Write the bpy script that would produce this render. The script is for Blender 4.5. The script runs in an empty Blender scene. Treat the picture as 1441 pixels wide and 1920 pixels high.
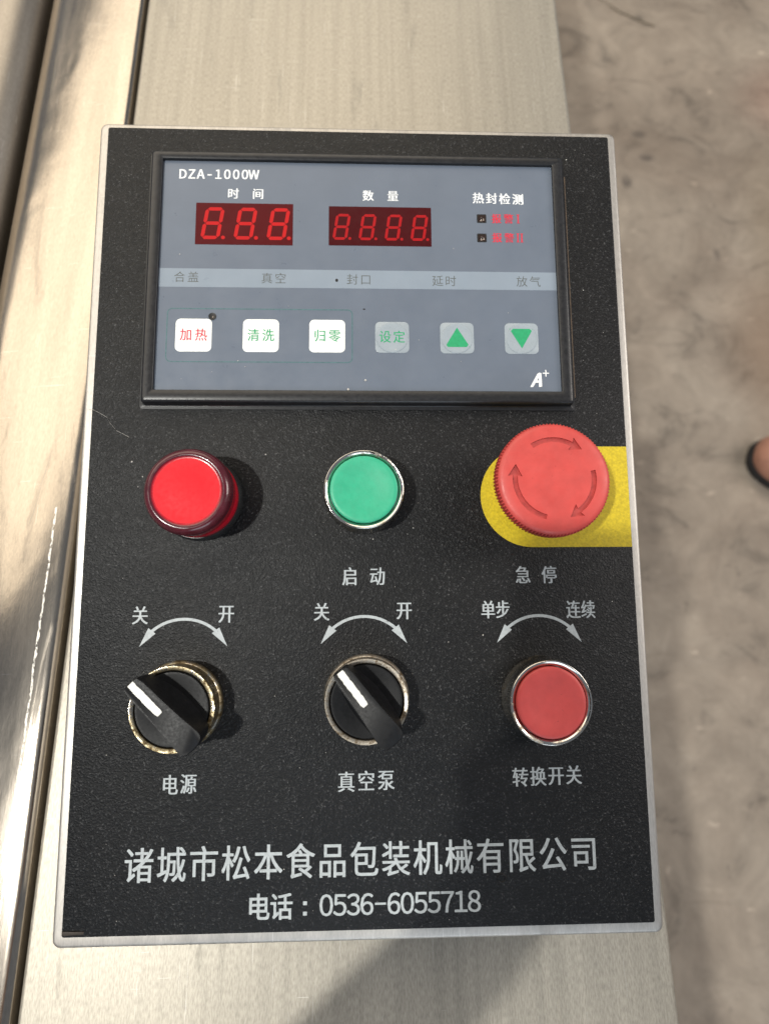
import bpy, bmesh, math, random
from mathutils import Vector, Matrix

SC = bpy.context.scene
COL = SC.collection
R = math.radians
random.seed(4)

# ------------------------------------------------------------------ camera
cam_d = bpy.data.cameras.new('camera')
cam = bpy.data.objects.new('camera', cam_d)
COL.objects.link(cam)
CAM_POS = Vector((0.00002, -0.07329, 0.29638))
CAM_ROT = Matrix(((0.99937, 0.00204043, -0.03543217),
                  (-0.01174052, 0.96114514, -0.27579374),
                  (0.03349272, 0.27603599, 0.96056357)))
cam.matrix_world = Matrix.Translation(CAM_POS) @ CAM_ROT.to_4x4()
cam_d.sensor_width = 36
cam_d.lens = 36 * 1150 / 1920
cam_d.clip_start = 0.01
cam_d.clip_end = 100
cam_d.dof.use_dof = True
cam_d.dof.focus_distance = 0.235
cam_d.dof.aperture_fstop = 9.0
SC.camera = cam

# ------------------------------------------------------------------ world and lamps
world = bpy.data.worlds.new('World')
SC.world = world
world.use_nodes = True
bg = world.node_tree.nodes['Background']
bg.inputs['Color'].default_value = (0.80, 0.88, 1.0, 1)
bg.inputs['Strength'].default_value = 0.25


def area(name, pos, target, sx, sy, power, color):
    d = bpy.data.lights.new(name, 'AREA')
    d.shape = 'RECTANGLE'
    d.size, d.size_y = sx, sy
    d.energy = power
    d.color = color
    o = bpy.data.objects.new(name, d)
    COL.objects.link(o)
    o.location = pos
    o.rotation_euler = (Vector(target) - Vector(pos)).to_track_quat('-Z', 'Y').to_euler()
    return o


# high bay lamp to the left (hard shadows), a roof light over the far end, a door to the right
area('bay_lamp', (-1.42, -0.62, 3.02), (0, 0, 0), 0.09, 0.09, 84, (1.0, 0.985, 0.92))
area('roof_light', (-1.8, 2.90, 3.0), (-0.9, 0.9, 0), 6.2, 3.0, 150, (1.0, 0.87, 0.68))
area('door_light', (2.6, 0.5, 1.9), (0, 0, 0), 1.2, 1.6, 50, (1.0, 0.93, 0.86))

area('gate_light', (0.4, -3.2, 1.9), (0, 0, 0), 2.0, 1.6, 32, (0.80, 0.90, 1.0))

SC.view_settings.view_transform = 'Standard'
SC.view_settings.look = 'None'
SC.view_settings.exposure = 0
SC.view_settings.gamma = 1
SC.view_settings.use_curve_mapping = False
SC.render.engine = 'CYCLES'

# ------------------------------------------------------------------ node helpers


UNIT = 1.0            # 0.001 for materials of parts that are modelled in millimetres


class Mat:
    def __init__(self, name):
        self.unit = UNIT
        self.m = bpy.data.materials.new(name)
        self.m.use_nodes = True
        self.nt = self.m.node_tree
        self.b = self.nt.nodes['Principled BSDF']
        self.tc = None

    def set(self, **k):
        for a, v in k.items():
            s = self.b.inputs[a.replace('_', ' ')]
            if isinstance(v, (tuple, list)) and len(v) == 3:
                v = (*v, 1)
            s.default_value = v
        return self

    def link(self, a, b):
        self.nt.links.new(a, b)

    def into(self, sock, name):
        self.nt.links.new(sock, self.b.inputs[name])

    def coord(self, scale=(1, 1, 1), loc=(0, 0, 0), rot=(0, 0, 0)):
        if not self.tc:
            self.tc = self.nt.nodes.new('ShaderNodeTexCoord')
        mp = self.nt.nodes.new('ShaderNodeMapping')
        mp.inputs['Scale'].default_value = tuple(v * self.unit for v in scale)
        mp.inputs['Location'].default_value = loc
        mp.inputs['Rotation'].default_value = rot
        self.link(self.tc.outputs['Object'], mp.inputs['Vector'])
        return mp.outputs['Vector']

    def noise(self, scale, detail=3, rough=0.5, vec=None, dist=0.0):
        n = self.nt.nodes.new('ShaderNodeTexNoise')
        n.inputs['Scale'].default_value = scale
        n.inputs['Detail'].default_value = detail
        n.inputs['Roughness'].default_value = rough
        n.inputs['Distortion'].default_value = dist
        self.link(vec if vec is not None else self.coord(), n.inputs['Vector'])
        return n.outputs['Fac']

    def ramp(self, fac, stops, interp='LINEAR'):
        r = self.nt.nodes.new('ShaderNodeValToRGB')
        r.color_ramp.interpolation = interp
        el = r.color_ramp.elements
        while len(el) < len(stops):
            el.new(0.5)
        for e, (p, c) in zip(el, stops):
            e.position = p
            e.color = (c, c, c, 1) if isinstance(c, (int, float)) else (*c, 1)
        self.link(fac, r.inputs['Fac'])
        return r.outputs['Color']

    def mix(self, fac, a, b, mode='MIX'):
        n = self.nt.nodes.new('ShaderNodeMix')
        n.data_type = 'RGBA'
        n.blend_type = mode
        for s, v in ((n.inputs[0], fac), (n.inputs[6], a), (n.inputs[7], b)):
            if hasattr(v, 'links'):
                self.link(v, s)
            else:
                s.default_value = (*v, 1) if isinstance(v, (tuple, list)) else v
        return n.outputs[2]

    def math(self, op, a, b=0.0, c=0.0):
        n = self.nt.nodes.new('ShaderNodeMath')
        n.operation = op
        for s, v in zip(n.inputs, (a, b, c)):
            if hasattr(v, 'links'):
                self.link(v, s)
            else:
                s.default_value = v
        return n.outputs[0]

    def spot(self, centre, radius, soft=0.5, squash=(1, 1, 1)):
        """1 inside a blob of the given centre and radius, falling to 0 outside."""
        v = self.coord()
        s = self.nt.nodes.new('ShaderNodeVectorMath')
        s.operation = 'SUBTRACT'
        s.inputs[1].default_value = centre
        self.link(v, s.inputs[0])
        q = self.nt.nodes.new('ShaderNodeVectorMath')
        q.operation = 'MULTIPLY'
        q.inputs[1].default_value = squash
        self.link(s.outputs[0], q.inputs[0])
        l = self.nt.nodes.new('ShaderNodeVectorMath')
        l.operation = 'LENGTH'
        self.link(q.outputs[0], l.inputs[0])
        mr = self.nt.nodes.new('ShaderNodeMapRange')
        mr.interpolation_type = 'SMOOTHSTEP'
        mr.inputs['From Min'].default_value = radius * (1 - soft)
        mr.inputs['From Max'].default_value = radius * (1 + soft)
        mr.inputs['To Min'].default_value = 1
        mr.inputs['To Max'].default_value = 0
        self.link(l.outputs['Value'], mr.inputs['Value'])
        return mr.outputs['Result']

    def sep(self):
        n = self.nt.nodes.new('ShaderNodeSeparateXYZ')
        self.link(self.coord(), n.inputs[0])
        return n.outputs

    def bump(self, h, strength, dist):
        n = self.nt.nodes.new('ShaderNodeBump')
        n.inputs['Strength'].default_value = strength
        n.inputs['Distance'].default_value = dist
        self.link(h, n.inputs['Height'])
        prev = self.b.inputs['Normal'].links
        if prev:
            self.link(prev[0].from_socket, n.inputs['Normal'])
        self.into(n.outputs['Normal'], 'Normal')
        return self


def plain(name, color, rough=0.5, grime=0.12, scale=220, **k):
    """A dyed plastic or paint: base colour with faint mottling and uneven gloss."""
    m = Mat(name).set(Roughness=rough, **k)
    f = m.noise(scale, 4, 0.6)
    c2 = tuple(v * (1 - grime) for v in color)
    m.into(m.ramp(f, [(0.35, c2), (0.65, color)]), 'Base Color')
    g = m.noise(scale * 2.3, 3, 0.6)
    m.into(m.ramp(g, [(0.3, max(0.02, rough - 0.06)), (0.7, min(1, rough + 0.08))]), 'Roughness')
    return m


# ------------------------------------------------------------------ materials
def steel(name, tint, rough, streak, fine, warp=0.0, unit=1.0, grain=0.12, blot=0.84, metal=1.0):
    m = Mat(name).set(Metallic=metal)
    m.unit = unit
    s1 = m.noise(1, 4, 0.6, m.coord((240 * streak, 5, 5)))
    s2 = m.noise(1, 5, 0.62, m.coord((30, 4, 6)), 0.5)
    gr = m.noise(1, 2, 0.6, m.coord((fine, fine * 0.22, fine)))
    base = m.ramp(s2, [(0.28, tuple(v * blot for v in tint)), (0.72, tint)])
    line = m.ramp(s1, [(0.28, 0.83), (0.60, 1.0)])
    c = m.mix(1.0, base, line, 'MULTIPLY')
    c = m.mix(1.0, c, m.ramp(gr, [(0.30, 1 - grain), (0.62, 1.03)]), 'MULTIPLY')
    # dull water marks and fine random scratches
    wm = m.noise(1, 5, 0.7, m.coord((70, 9, 20), (5, 2, 0)), 0.8)
    c = m.mix(1.0, c, m.ramp(wm, [(0.30, 0.88), (0.42, 1.0)]), 'MULTIPLY')
    sc1 = m.math('GREATER_THAN', m.noise(1, 2, 0.5, m.coord((1500, 26, 20), (0, 0, 0), (0, 0, R(4)))), 0.715)
    sc2 = m.math('GREATER_THAN', m.noise(1, 2, 0.5, m.coord((40, 1300, 20), (2, 0, 0), (0, 0, R(-24)))), 0.735)
    scr = m.math('MAXIMUM', sc1, sc2)
    c = m.mix(m.math('MULTIPLY', scr, 0.35), c, (0.86, 0.84, 0.80))
    m.into(c, 'Base Color')
    rr = m.math('MULTIPLY_ADD', s2, 0.16, rough - 0.08)
    rr = m.math('MULTIPLY_ADD', s1, 0.10, m.math('SUBTRACT', rr, 0.05))
    rr = m.math('MULTIPLY_ADD', m.ramp(wm, [(0.30, 1.0), (0.42, 0.0)]), 0.14, rr)
    m.into(rr, 'Roughness')
    m.bump(gr, 0.18, 0.00010)
    m.bump(s1, 0.10, 0.0002)
    if warp:
        w = m.noise(1, 2, 0.5, m.coord((24, 15, 15)), 0.4)
        m.bump(w, warp, 0.006)
    return m


M = {}
M['worktop'] = steel('brushed_steel_worktop', (0.47, 0.432, 0.365), 0.46, 1.0, 1700, metal=0.62, grain=0.26)
M['rail'] = steel('bright_steel_rail', (0.54, 0.478, 0.405), 0.18, 0.35, 1500, warp=0.12, blot=0.72)  # deeper tint blotches paint in the patchy reflections of bright windows
M['cover'] = steel('dull_steel_cover', (0.42, 0.38, 0.33), 0.45, 0.5, 1500)
M['rim'] = steel('brushed_steel_box', (0.60, 0.57, 0.53), 0.50, 0.5, 1800, unit=0.001)

# scored line along the bend of the rail
m = M['rail']
X = m.sep()
wob = m.noise(1, 3, 0.6, m.coord((200, 120, 1)))
dx = m.math('ABSOLUTE', m.math('ADD', X[0], m.math('MULTIPLY_ADD', wob, 0.0022, 0.1515 - 0.0011)))
band = m.math('LESS_THAN', dx, 0.00045)
brk = m.math('GREATER_THAN', m.noise(1, 4, 0.7, m.coord((900, 340, 1))), 0.47)
score = m.math('MULTIPLY', m.math('MULTIPLY', band, brk), m.math('LESS_THAN', X[1], 0.015))
old = m.b.inputs['Roughness'].links[0].from_socket
m.into(m.math('MAXIMUM', old, m.math('MULTIPLY', score, 0.75)), 'Roughness')
oldc = m.b.inputs['Base Color'].links[0].from_socket
m.into(m.mix(score, oldc, (0.92, 0.90, 0.86)), 'Base Color')

# black grained film of the face
UNIT = 0.001
m = Mat('black_grained_film').set(Roughness=0.5)
g1 = m.noise(1350, 2, 0.55)
g2 = m.noise(620, 3, 0.6)
big = m.noise(30, 3, 0.6)
c = m.ramp(g1, [(0.38, (0.0016, 0.0018, 0.0024)), (0.58, (0.0038, 0.0042, 0.0052)), (0.66, (0.020, 0.0205, 0.022)), (0.76, (0.085, 0.085, 0.085))])
dust = m.ramp(big, [(0.35, (0, 0, 0)), (0.75, (0.0024, 0.0022, 0.0018))])
wipe = m.noise(1, 5, 0.65, m.coord((12, 60, 1), (0, 0, 0), (0, 0, R(35))), 0.8)
m.into(m.mix(1.0, c, dust, 'ADD'), 'Base Color')
m.into(m.math('MULTIPLY_ADD', wipe, 0.24, m.math('MULTIPLY_ADD', g2, 0.36, 0.18)), 'Roughness')
m.bump(g1, 1.0, 0.0003)
m.bump(g2, 0.25, 0.0003)
m.set(Specular_IOR_Level=0.29)
M['film'] = m

M['print'] = plain('white_screen_print', (0.43, 0.47, 0.49), 0.5, 0.2, 900)
m = M['print']
chip = m.ramp(m.noise(700, 5, 0.75), [(0.30, 0.45), (0.40, 1.0)])
m.into(m.mix(1.0, m.b.inputs['Base Color'].links[0].from_socket, chip, 'MULTIPLY'), 'Base Color')
M['yellow'] = plain('yellow_print', (0.62, 0.47, 0.012), 0.5, 0.28, 1100)
M['yellow'].bump(M['yellow'].noise(1200, 2, 0.5), 0.4, 0.0002)

M['bezel'] = plain('black_bezel_plastic', (0.016, 0.016, 0.018), 0.34, 0.4, 400)
M['seam'] = plain('brown_glue_seam', (0.10, 0.065, 0.04), 0.6, 0.4, 500)
M['membrane'] = plain('slate_membrane', (0.135, 0.160, 0.203), 0.33, 0.06, 60)
M['membrane'].bump(M['membrane'].noise(28, 2, 0.5), 0.25, 0.0006)
M['membrane'].bump(M['membrane'].noise(1500, 2, 0.5), 0.10, 0.0001)
M['band'] = plain('pale_blue_membrane_band', (0.245, 0.29, 0.345), 0.33, 0.05, 60)
M['key_white'] = plain('white_key', (0.84, 0.85, 0.82), 0.4, 0.04, 150)
M['key_clear'] = plain('clear_grey_key', (0.32, 0.365, 0.40), 0.28, 0.06, 150)
M['white'] = plain('white_ink', (0.85, 0.86, 0.86), 0.5, 0.06, 900)
M['grey_ink'] = plain('grey_ink', (0.10, 0.11, 0.10), 0.5, 0.3, 1500)
M['red_ink'] = plain('red_ink', (0.62, 0.03, 0.06), 0.5, 0.15, 900)
M['green_ink'] = plain('green_ink', (0.02, 0.34, 0.14), 0.45, 0.15, 900)
M['green_line'] = plain('dull_green_ink', (0.085, 0.175, 0.19), 0.45, 0.3, 900)
M['led_hole'] = plain('brown_led_window', (0.03, 0.018, 0.014), 0.15, 0.3, 500)
M['led_frame'] = plain('black_led_frame', (0.01, 0.01, 0.01), 0.4, 0.3, 500)
M['led_glint'] = plain('pale_led_chip_glint', (0.45, 0.36, 0.30), 0.3, 0.3, 900)  # pale slivers of LED chip with their glint painted into the colour


def glow(name, color, emit, strength):
    m = plain(name, color, 0.35, 0.05, 200, Specular_IOR_Level=0.15)
    m.set(Emission_Color=emit, Emission_Strength=strength)
    return m


M['disp_a'] = glow('dark_red_display', (0.075, 0.004, 0.006), (0.5, 0.0, 0.0), 0.02)
M['disp_b'] = glow('deeper_red_display', (0.052, 0.003, 0.005), (0.4, 0.0, 0.0), 0.01)
M['seg_a'] = glow('lit_red_segment', (0.44, 0.012, 0.014), (1.0, 0.03, 0.025), 0.08)
M['seg_b'] = glow('dim_red_segment', (0.33, 0.009, 0.012), (1.0, 0.02, 0.02), 0.05)

M['chrome'] = Mat('worn_chrome').set(Metallic=1.0)
m = M['chrome']
f = m.noise(260, 5, 0.7)
m.into(m.ramp(f, [(0.34, (0.28, 0.24, 0.18)), (0.46, (0.58, 0.55, 0.50)), (0.66, (0.70, 0.68, 0.65))]), 'Base Color')
m.into(m.ramp(f, [(0.36, 0.5), (0.46, 0.14), (0.62, 0.09), (0.72, 0.4)]), 'Roughness')

m = Mat('dulled_chrome').set(Metallic=1.0)
f = m.noise(330, 6, 0.75)
m.into(m.ramp(f, [(0.40, (0.16, 0.12, 0.08)), (0.50, (0.46, 0.41, 0.34)), (0.64, (0.62, 0.58, 0.51))]), 'Base Color')
m.into(m.ramp(f, [(0.38, 0.6), (0.6, 0.34)]), 'Roughness')
M['dull_chrome'] = m

m = Mat('tarnished_chrome').set(Metallic=1.0)
f = m.noise(260, 6, 0.75)
m.into(m.ramp(f, [(0.40, (0.10, 0.07, 0.035)), (0.50, (0.42, 0.35, 0.22)), (0.60, (0.72, 0.69, 0.61))]), 'Base Color')
m.into(m.ramp(f, [(0.40, 0.6), (0.6, 0.18)]), 'Roughness')
m.bump(f, 0.3, 0.0005)
M['tarnish'] = m

M['knob'] = plain('black_knob_plastic', (0.0075, 0.008, 0.0095), 0.45, 0.35, 500, Specular_IOR_Level=0.25)
m = M['knob']
dust = m.ramp(m.noise(1500, 3, 0.6), [(0.66, (0, 0, 0)), (0.80, (0.05, 0.038, 0.026))])
m.into(m.mix(1.0, m.b.inputs['Base Color'].links[0].from_socket, dust, 'ADD'), 'Base Color')
M['pointer'] = plain('white_pointer_paint', (0.80, 0.80, 0.75), 0.5, 0.12, 500)
M['collar'] = plain('black_collar', (0.02, 0.021, 0.022), 0.3, 0.3, 300)

M['green_cap'] = plain('green_cap_plastic', (0.035, 0.40, 0.225), 0.42, 0.10, 260)
M['red_cap'] = plain('red_cap_plastic', (0.62, 0.083, 0.078), 0.4, 0.12, 160)
M['estop'] = plain('faded_red_mushroom', (0.58, 0.068, 0.058), 0.44, 0.16, 110)
for k in ('green_cap', 'red_cap', 'estop'):
    m = M[k]
    sp = m.ramp(m.noise(700, 4, 0.7), [(0.24, 0.55), (0.34, 1.0)])
    m.into(m.mix(1.0, m.b.inputs['Base Color'].links[0].from_socket, sp, 'MULTIPLY'), 'Base Color')
    m.bump(m.noise(420, 4, 0.6), 0.12, 0.0003)
M['estop_dark'] = plain('shaded_red_recess', (0.50, 0.060, 0.052), 0.55, 0.25, 400)  # darker red puts the depth shading of the sunk arrows into the colour

M['lens_face'] = plain('red_lamp_diffuser', (0.64, 0.006, 0.015), 0.45, 0.06, 300, Specular_IOR_Level=0.2)
M['lens_face'].set(Emission_Color=(1.0, 0.012, 0.03), Emission_Strength=0.03)
M['lens_rim'] = plain('dark_red_clear_rim', (0.085, 0.010, 0.018), 0.22, 0.3, 200, Coat_Weight=0.3)
M['lens_edge'] = plain('red_lens_edge', (0.46, 0.010, 0.020), 0.25, 0.1, 300)
M['lens_fade'] = plain('darker_red_lens_edge', (0.22, 0.009, 0.018), 0.2, 0.1, 300)
M['lens_side'] = plain('red_lens_wall', (0.45, 0.004, 0.018), 0.15, 0.15, 300, Coat_Weight=0.5)

UNIT = 1.0
m = Mat('worn_concrete').set(Roughness=0.75)
a = m.noise(3.1, 8, 0.66, None, 0.6)
b = m.noise(9, 8, 0.70, None, 0.8)
d = m.noise(30, 6, 0.68, None, 1.0)
e = m.noise(1, 6, 0.7, m.coord((5, 14, 1), (1, 4, 0), (0, 0, R(-22))), 1.5)
c = m.ramp(a, [(0.30, (0.21, 0.168, 0.132)), (0.52, (0.295, 0.246, 0.198)), (0.72, (0.37, 0.316, 0.258))])
c = m.mix(1.0, c, m.ramp(b, [(0.28, 0.42), (0.44, 0.88), (0.56, 1.02), (0.70, 1.18)]), 'MULTIPLY')
c = m.mix(1.0, c, m.ramp(e, [(0.28, 0.66), (0.42, 1.0), (0.62, 1.0), (0.70, 1.16)]), 'MULTIPLY')
c = m.mix(1.0, c, m.ramp(d, [(0.24, 0.42), (0.36, 1.0)]), 'MULTIPLY')
c = m.mix(1.0, c, m.ramp(m.noise(24, 3, 0.5, m.coord((1, 1.6, 1), (3, 1, 0))), [(0.68, 1.0), (0.74, 1.45)]), 'MULTIPLY')
for cen, rad, sq, col, k in (
        ((1.05, 1.32, 0), 0.10, (1, 1, 1), (0.34, 0.20, 0.15), 0.35),
        ((0.90, 0.62, 0), 0.10, (1.0, 0.6, 1), (0.20, 0.12, 0.07), 0.5),
        ((0.99, 0.90, 0), 0.13, (1.4, 0.6, 1), (0.20, 0.15, 0.09), 0.4)):
    c = m.mix(m.math('MULTIPLY', m.spot(cen, rad, 0.75, sq), k), c, col)
for cen, rad, sq in (((0.665, 1.20, 0), .016, (1, 1.5, 1)), ((0.675, 1.13, 0), .016, (1, 1.7, 1)), ((0.618, 1.06, 0), .018, (1.5, 1, 1)), ((0.71, 1.58, 0), .014, (1, 1.4, 1)),
                     ((0.80, 0.86, 0), .014, (2, 1, 1)), ((0.515, 0.55, 0), .016, (1, 1.3, 1)), ((0.445, 1.03, 0), .034, (1, 1.6, 1))):
    c = m.mix(m.math('MULTIPLY', m.spot(cen, rad, 0.6, sq), m.math('MULTIPLY', d, 1.1)), c, (0.06, 0.05, 0.045))
m.into(c, 'Base Color')
m.bump(b, 0.4, 0.01)
m.bump(d, 0.3, 0.004)
M['concrete'] = m
M['leather'] = plain('brown_shoe_leather', (0.46, 0.23, 0.16), 0.45, 0.25, 60)
M['sole'] = plain('black_rubber_sole', (0.018, 0.018, 0.02), 0.6, 0.3, 60)
M['dark_metal'] = plain('dark_machine_frame', (0.03, 0.03, 0.032), 0.6, 0.3, 20)
M['phone'] = plain('dark_phone_glass', (0.03, 0.03, 0.035), 0.25, 0.1, 50)
UNIT = 0.001
M['lint'] = plain('pale_lint', (0.62, 0.60, 0.56), 0.7, 0.2, 900)
M['skin'] = plain('skin', (0.45, 0.26, 0.18), 0.5, 0.1, 60)
M['cable'] = plain('dull_wire', (0.30, 0.25, 0.18), 0.6, 0.3, 90)
M['slit'] = plain('dark_peeled_corner', (0.03, 0.02, 0.013), 0.6, 0.4, 700)


# ------------------------------------------------------------------ mesh helpers
def obj(name, bm, mats, parent=None, smooth=40, matrix=None):
    me = bpy.data.meshes.new(name)
    bm.normal_update()
    bm.to_mesh(me)
    bm.free()
    if not isinstance(mats, (list, tuple)):
        mats = [mats]
    for mm in mats:
        me.materials.append(M[mm].m)
    if smooth:
        for p in me.polygons:
            p.use_smooth = True
        me.set_sharp_from_angle(angle=R(smooth))
    o = bpy.data.objects.new(name, me)
    COL.objects.link(o)
    if parent:
        o.parent = parent
    if matrix is not None:
        o.matrix_basis = matrix
    return o


def tag(o, label=None, cat=None, group=None, kind=None):
    for k, v in (('label', label), ('category', cat), ('group', group), ('kind', kind)):
        if v:
            o[k] = v
    return o


def lathe(bm, prof, cx, cy, n=96, mat=0, mats=None, wob=None):
    """Revolve (r, z) pairs about the vertical through (cx, cy). mats: material per band."""
    rings = []
    for j, (r, z) in enumerate(prof):
        if r < 1e-7:
            rings.append([bm.verts.new((cx, cy, z))])
        else:
            ring = []
            for i in range(n):
                a = 2 * math.pi * i / n
                q = r + (wob(i, j) if wob else 0)
                ring.append(bm.verts.new((cx + q * math.cos(a), cy + q * math.sin(a), z)))
            rings.append(ring)
    for j in range(len(rings) - 1):
        A, B = rings[j], rings[j + 1]
        for i in range(n):
            k = (i + 1) % n
            if len(A) == 1 and len(B) == 1:
                continue
            if len(A) == 1:
                f = bm.faces.new((A[0], B[i], B[k]))
            elif len(B) == 1:
                f = bm.faces.new((A[i], B[0], A[k]))
            else:
                f = bm.faces.new((A[i], B[i], B[k], A[k]))
            f.material_index = mats[j] if mats else mat
    bmesh.ops.recalc_face_normals(bm, faces=bm.faces[:])


def rrect(x0, y0, x1, y1, r, n=6):
    pts = []
    for cx, cy, a0 in ((x1 - r, y1 - r, 0), (x0 + r, y1 - r, 90), (x0 + r, y0 + r, 180), (x1 - r, y0 + r, 270)):
        for i in range(n + 1):
            a = R(a0 + 90 * i / n)
            pts.append((cx + r * math.cos(a), cy + r * math.sin(a)))
    return pts


def loft(bm, loops, cap_first=True, cap_last=True, mat=0):
    L = [[bm.verts.new(p) for p in lp] for lp in loops]
    n = len(L[0])
    for A, B in zip(L, L[1:]):
        for i in range(n):
            k = (i + 1) % n
            bm.faces.new((A[i], A[k], B[k], B[i])).material_index = mat
    if cap_first:
        bm.faces.new(list(reversed(L[0]))).material_index = mat
    if cap_last:
        bm.faces.new(L[-1]).material_index = mat
    return L


def flat(bm, pts, z, mat=0):
    f = bm.faces.new([bm.verts.new((x, y, z)) for x, y in pts])
    f.normal_update()
    if f.normal.z < 0:
        f.normal_flip()
    f.material_index = mat
    return f


def box(bm, x0, y0, z0, x1, y1, z1, mat=0):
    v = [bm.verts.new(p) for p in ((x0, y0, z0), (x1, y0, z0), (x1, y1, z0), (x0, y1, z0),
                                   (x0, y0, z1), (x1, y0, z1), (x1, y1, z1), (x0, y1, z1))]
    for q in ((3, 2, 1, 0), (4, 5, 6, 7), (0, 1, 5, 4), (1, 2, 6, 5), (2, 3, 7, 6), (3, 0, 4, 7)):
        bm.faces.new([v[i] for i in q]).material_index = mat


def slab(bm, pts, z0, z1, ch=0.0, mat=0):
    """Prism over an outline with its top edge chamfered by ch."""
    cx = sum(p[0] for p in pts) / len(pts)
    cy = sum(p[1] for p in pts) / len(pts)

    def shrink(d):
        n = len(pts)
        out = []
        for i in range(n):
            a, b, c = Vector(pts[i - 1]), Vector(pts[i]), Vector(pts[(i + 1) % n])
            e1, e2 = (b - a), (c - b)
            if e1.length < 1e-9 or e2.length < 1e-9:
                out.append(b)
                continue
            n1 = Vector((-e1.y, e1.x)).normalized()
            n2 = Vector((-e2.y, e2.x)).normalized()
            q = (n1 + n2)
            q = q / max(0.3, q.length_squared / 2)
            out.append(b + q * d)
        return out
    loops = [[(x, y, z0) for x, y in pts], [(x, y, z1 - ch) for x, y in pts]]
    if ch:
        for t in (0.5, 1.0):
            a = t * math.pi / 2
            d = ch * (1 - math.cos(a))
            loops.append([(p[0], p[1], z1 - ch + ch * math.sin(a)) for p in shrink(d)])
    loft(bm, loops, mat=mat)


_glyph = {}


def glyph(ch, offset):
    """Triangulated outline of one character in em units."""
    key = (ch, offset)
    if key not in _glyph:
        c = bpy.data.curves.new('glyph', 'FONT')
        c.body = ch
        c.offset = offset
        c.resolution_u = 3
        o = bpy.data.objects.new('glyph', c)
        COL.objects.link(o)
        bpy.context.view_layer.update()
        me = bpy.data.meshes.new_from_object(o.evaluated_get(bpy.context.evaluated_depsgraph_get()))
        vs = [(v.co.x, v.co.y) for v in me.vertices]
        fs = [tuple(p.vertices) for p in me.polygons]
        bpy.data.objects.remove(o)
        bpy.data.curves.remove(c)
        bpy.data.meshes.remove(me)
        _glyph[key] = (vs, fs)
    return _glyph[key]


def write(bm, chars, z, sx, sy, mat=0, offset=0.0, heavy=0.0, bold=0.0, latin=False):
    """chars: (character, x, y of its centre). Millimetres. heavy thickens the upright strokes only."""
    for ch, x, y in chars:
        vs, fs = glyph(ch, offset)
        if not vs:
            continue
        if latin:
            xs = [v[0] for v in vs]
            ox, oy = (min(xs) + max(xs)) / 2, 0.367
        else:
            ox, oy = 0.5, 0.38
        shifts = [(0, 0)]
        if heavy:
            shifts = [(-heavy / 2, -bold / 2), (heavy / 2, bold / 2)]
            if bold:
                shifts += [(-heavy / 2, bold / 2), (heavy / 2, -bold / 2)]
        for k, (dx, dy) in enumerate(shifts):
            vv = [bm.verts.new(((p - ox) * sx + x + dx, (q - oy) * sy + y + dy, z + k * 0.012)) for p, q in vs]
            for f in fs:
                try:
                    bm.faces.new([vv[i] for i in f]).material_index = mat
                except ValueError:
                    pass


def spread(s, x0, x1, y0, y1=None):
    y1 = y0 if y1 is None else y1
    n = max(1, len(s) - 1)
    return [(c, x0 + (x1 - x0) * i / n, y0 + (y1 - y0) * i / n) for i, c in enumerate(s)]


# ------------------------------------------------------------------ floor
bm = bmesh.new()
bmesh.ops.create_grid(bm, x_segments=4, y_segments=4, size=12)
floor = obj('floor', bm, 'concrete', smooth=0)
floor.location = (0, 0, -0.85)
tag(floor, 'stained grey brown concrete floor beyond the steel worktop', 'floor', kind='structure')

# ------------------------------------------------------------------ steel worktop and its neighbours
def extrude_profile(bm, prof, y0, y1, ny=1, mat=0):
    rows = []
    for j in range(ny + 1):
        y = y0 + (y1 - y0) * j / ny
        rows.append([bm.verts.new((x, y, z)) for x, z in prof])
    for A, B in zip(rows, rows[1:]):
        for i in range(len(prof) - 1):
            bm.faces.new((A[i], A[i + 1], B[i + 1], B[i])).material_index = mat
    bm.faces.new(list(reversed(rows[0])))
    bm.faces.new(rows[-1])
    bmesh.ops.recalc_face_normals(bm, faces=bm.faces[:])


def arc(cx, cz, r, a0, a1, n=8):
    return [(cx + r * math.cos(R(a0 + (a1 - a0) * i / n)), cz + r * math.sin(R(a0 + (a1 - a0) * i / n))) for i in range(n + 1)]


worktop = bpy.data.objects.new('steel_worktop', None)
COL.objects.link(worktop)
worktop.location = (0, 0, -0.85)
tag(worktop, 'brushed steel worktop of the machine carrying the black control box', 'worktop')
up = Matrix.Translation((0, 0, 0.85))
bm = bmesh.new()
prof = [(-0.1385, -0.04)] + arc(-0.1365, -0.002, 0.002, 180, 90, 6) + arc(0.1275, -0.0028, 0.0028, 90, 0, 8) + [(0.1303, -0.04), (0.1280, -0.04), (-0.1360, -0.04)]
extrude_profile(bm, prof, -0.9, 1.4)
obj('tabletop', bm, 'worktop', worktop, 50, up)
bm = bmesh.new()
box(bm, -0.1300, -0.88, -0.848, 0.1240, 1.38, -0.0402)
obj('cabinet', bm, 'worktop', worktop, 0, up)

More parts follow.
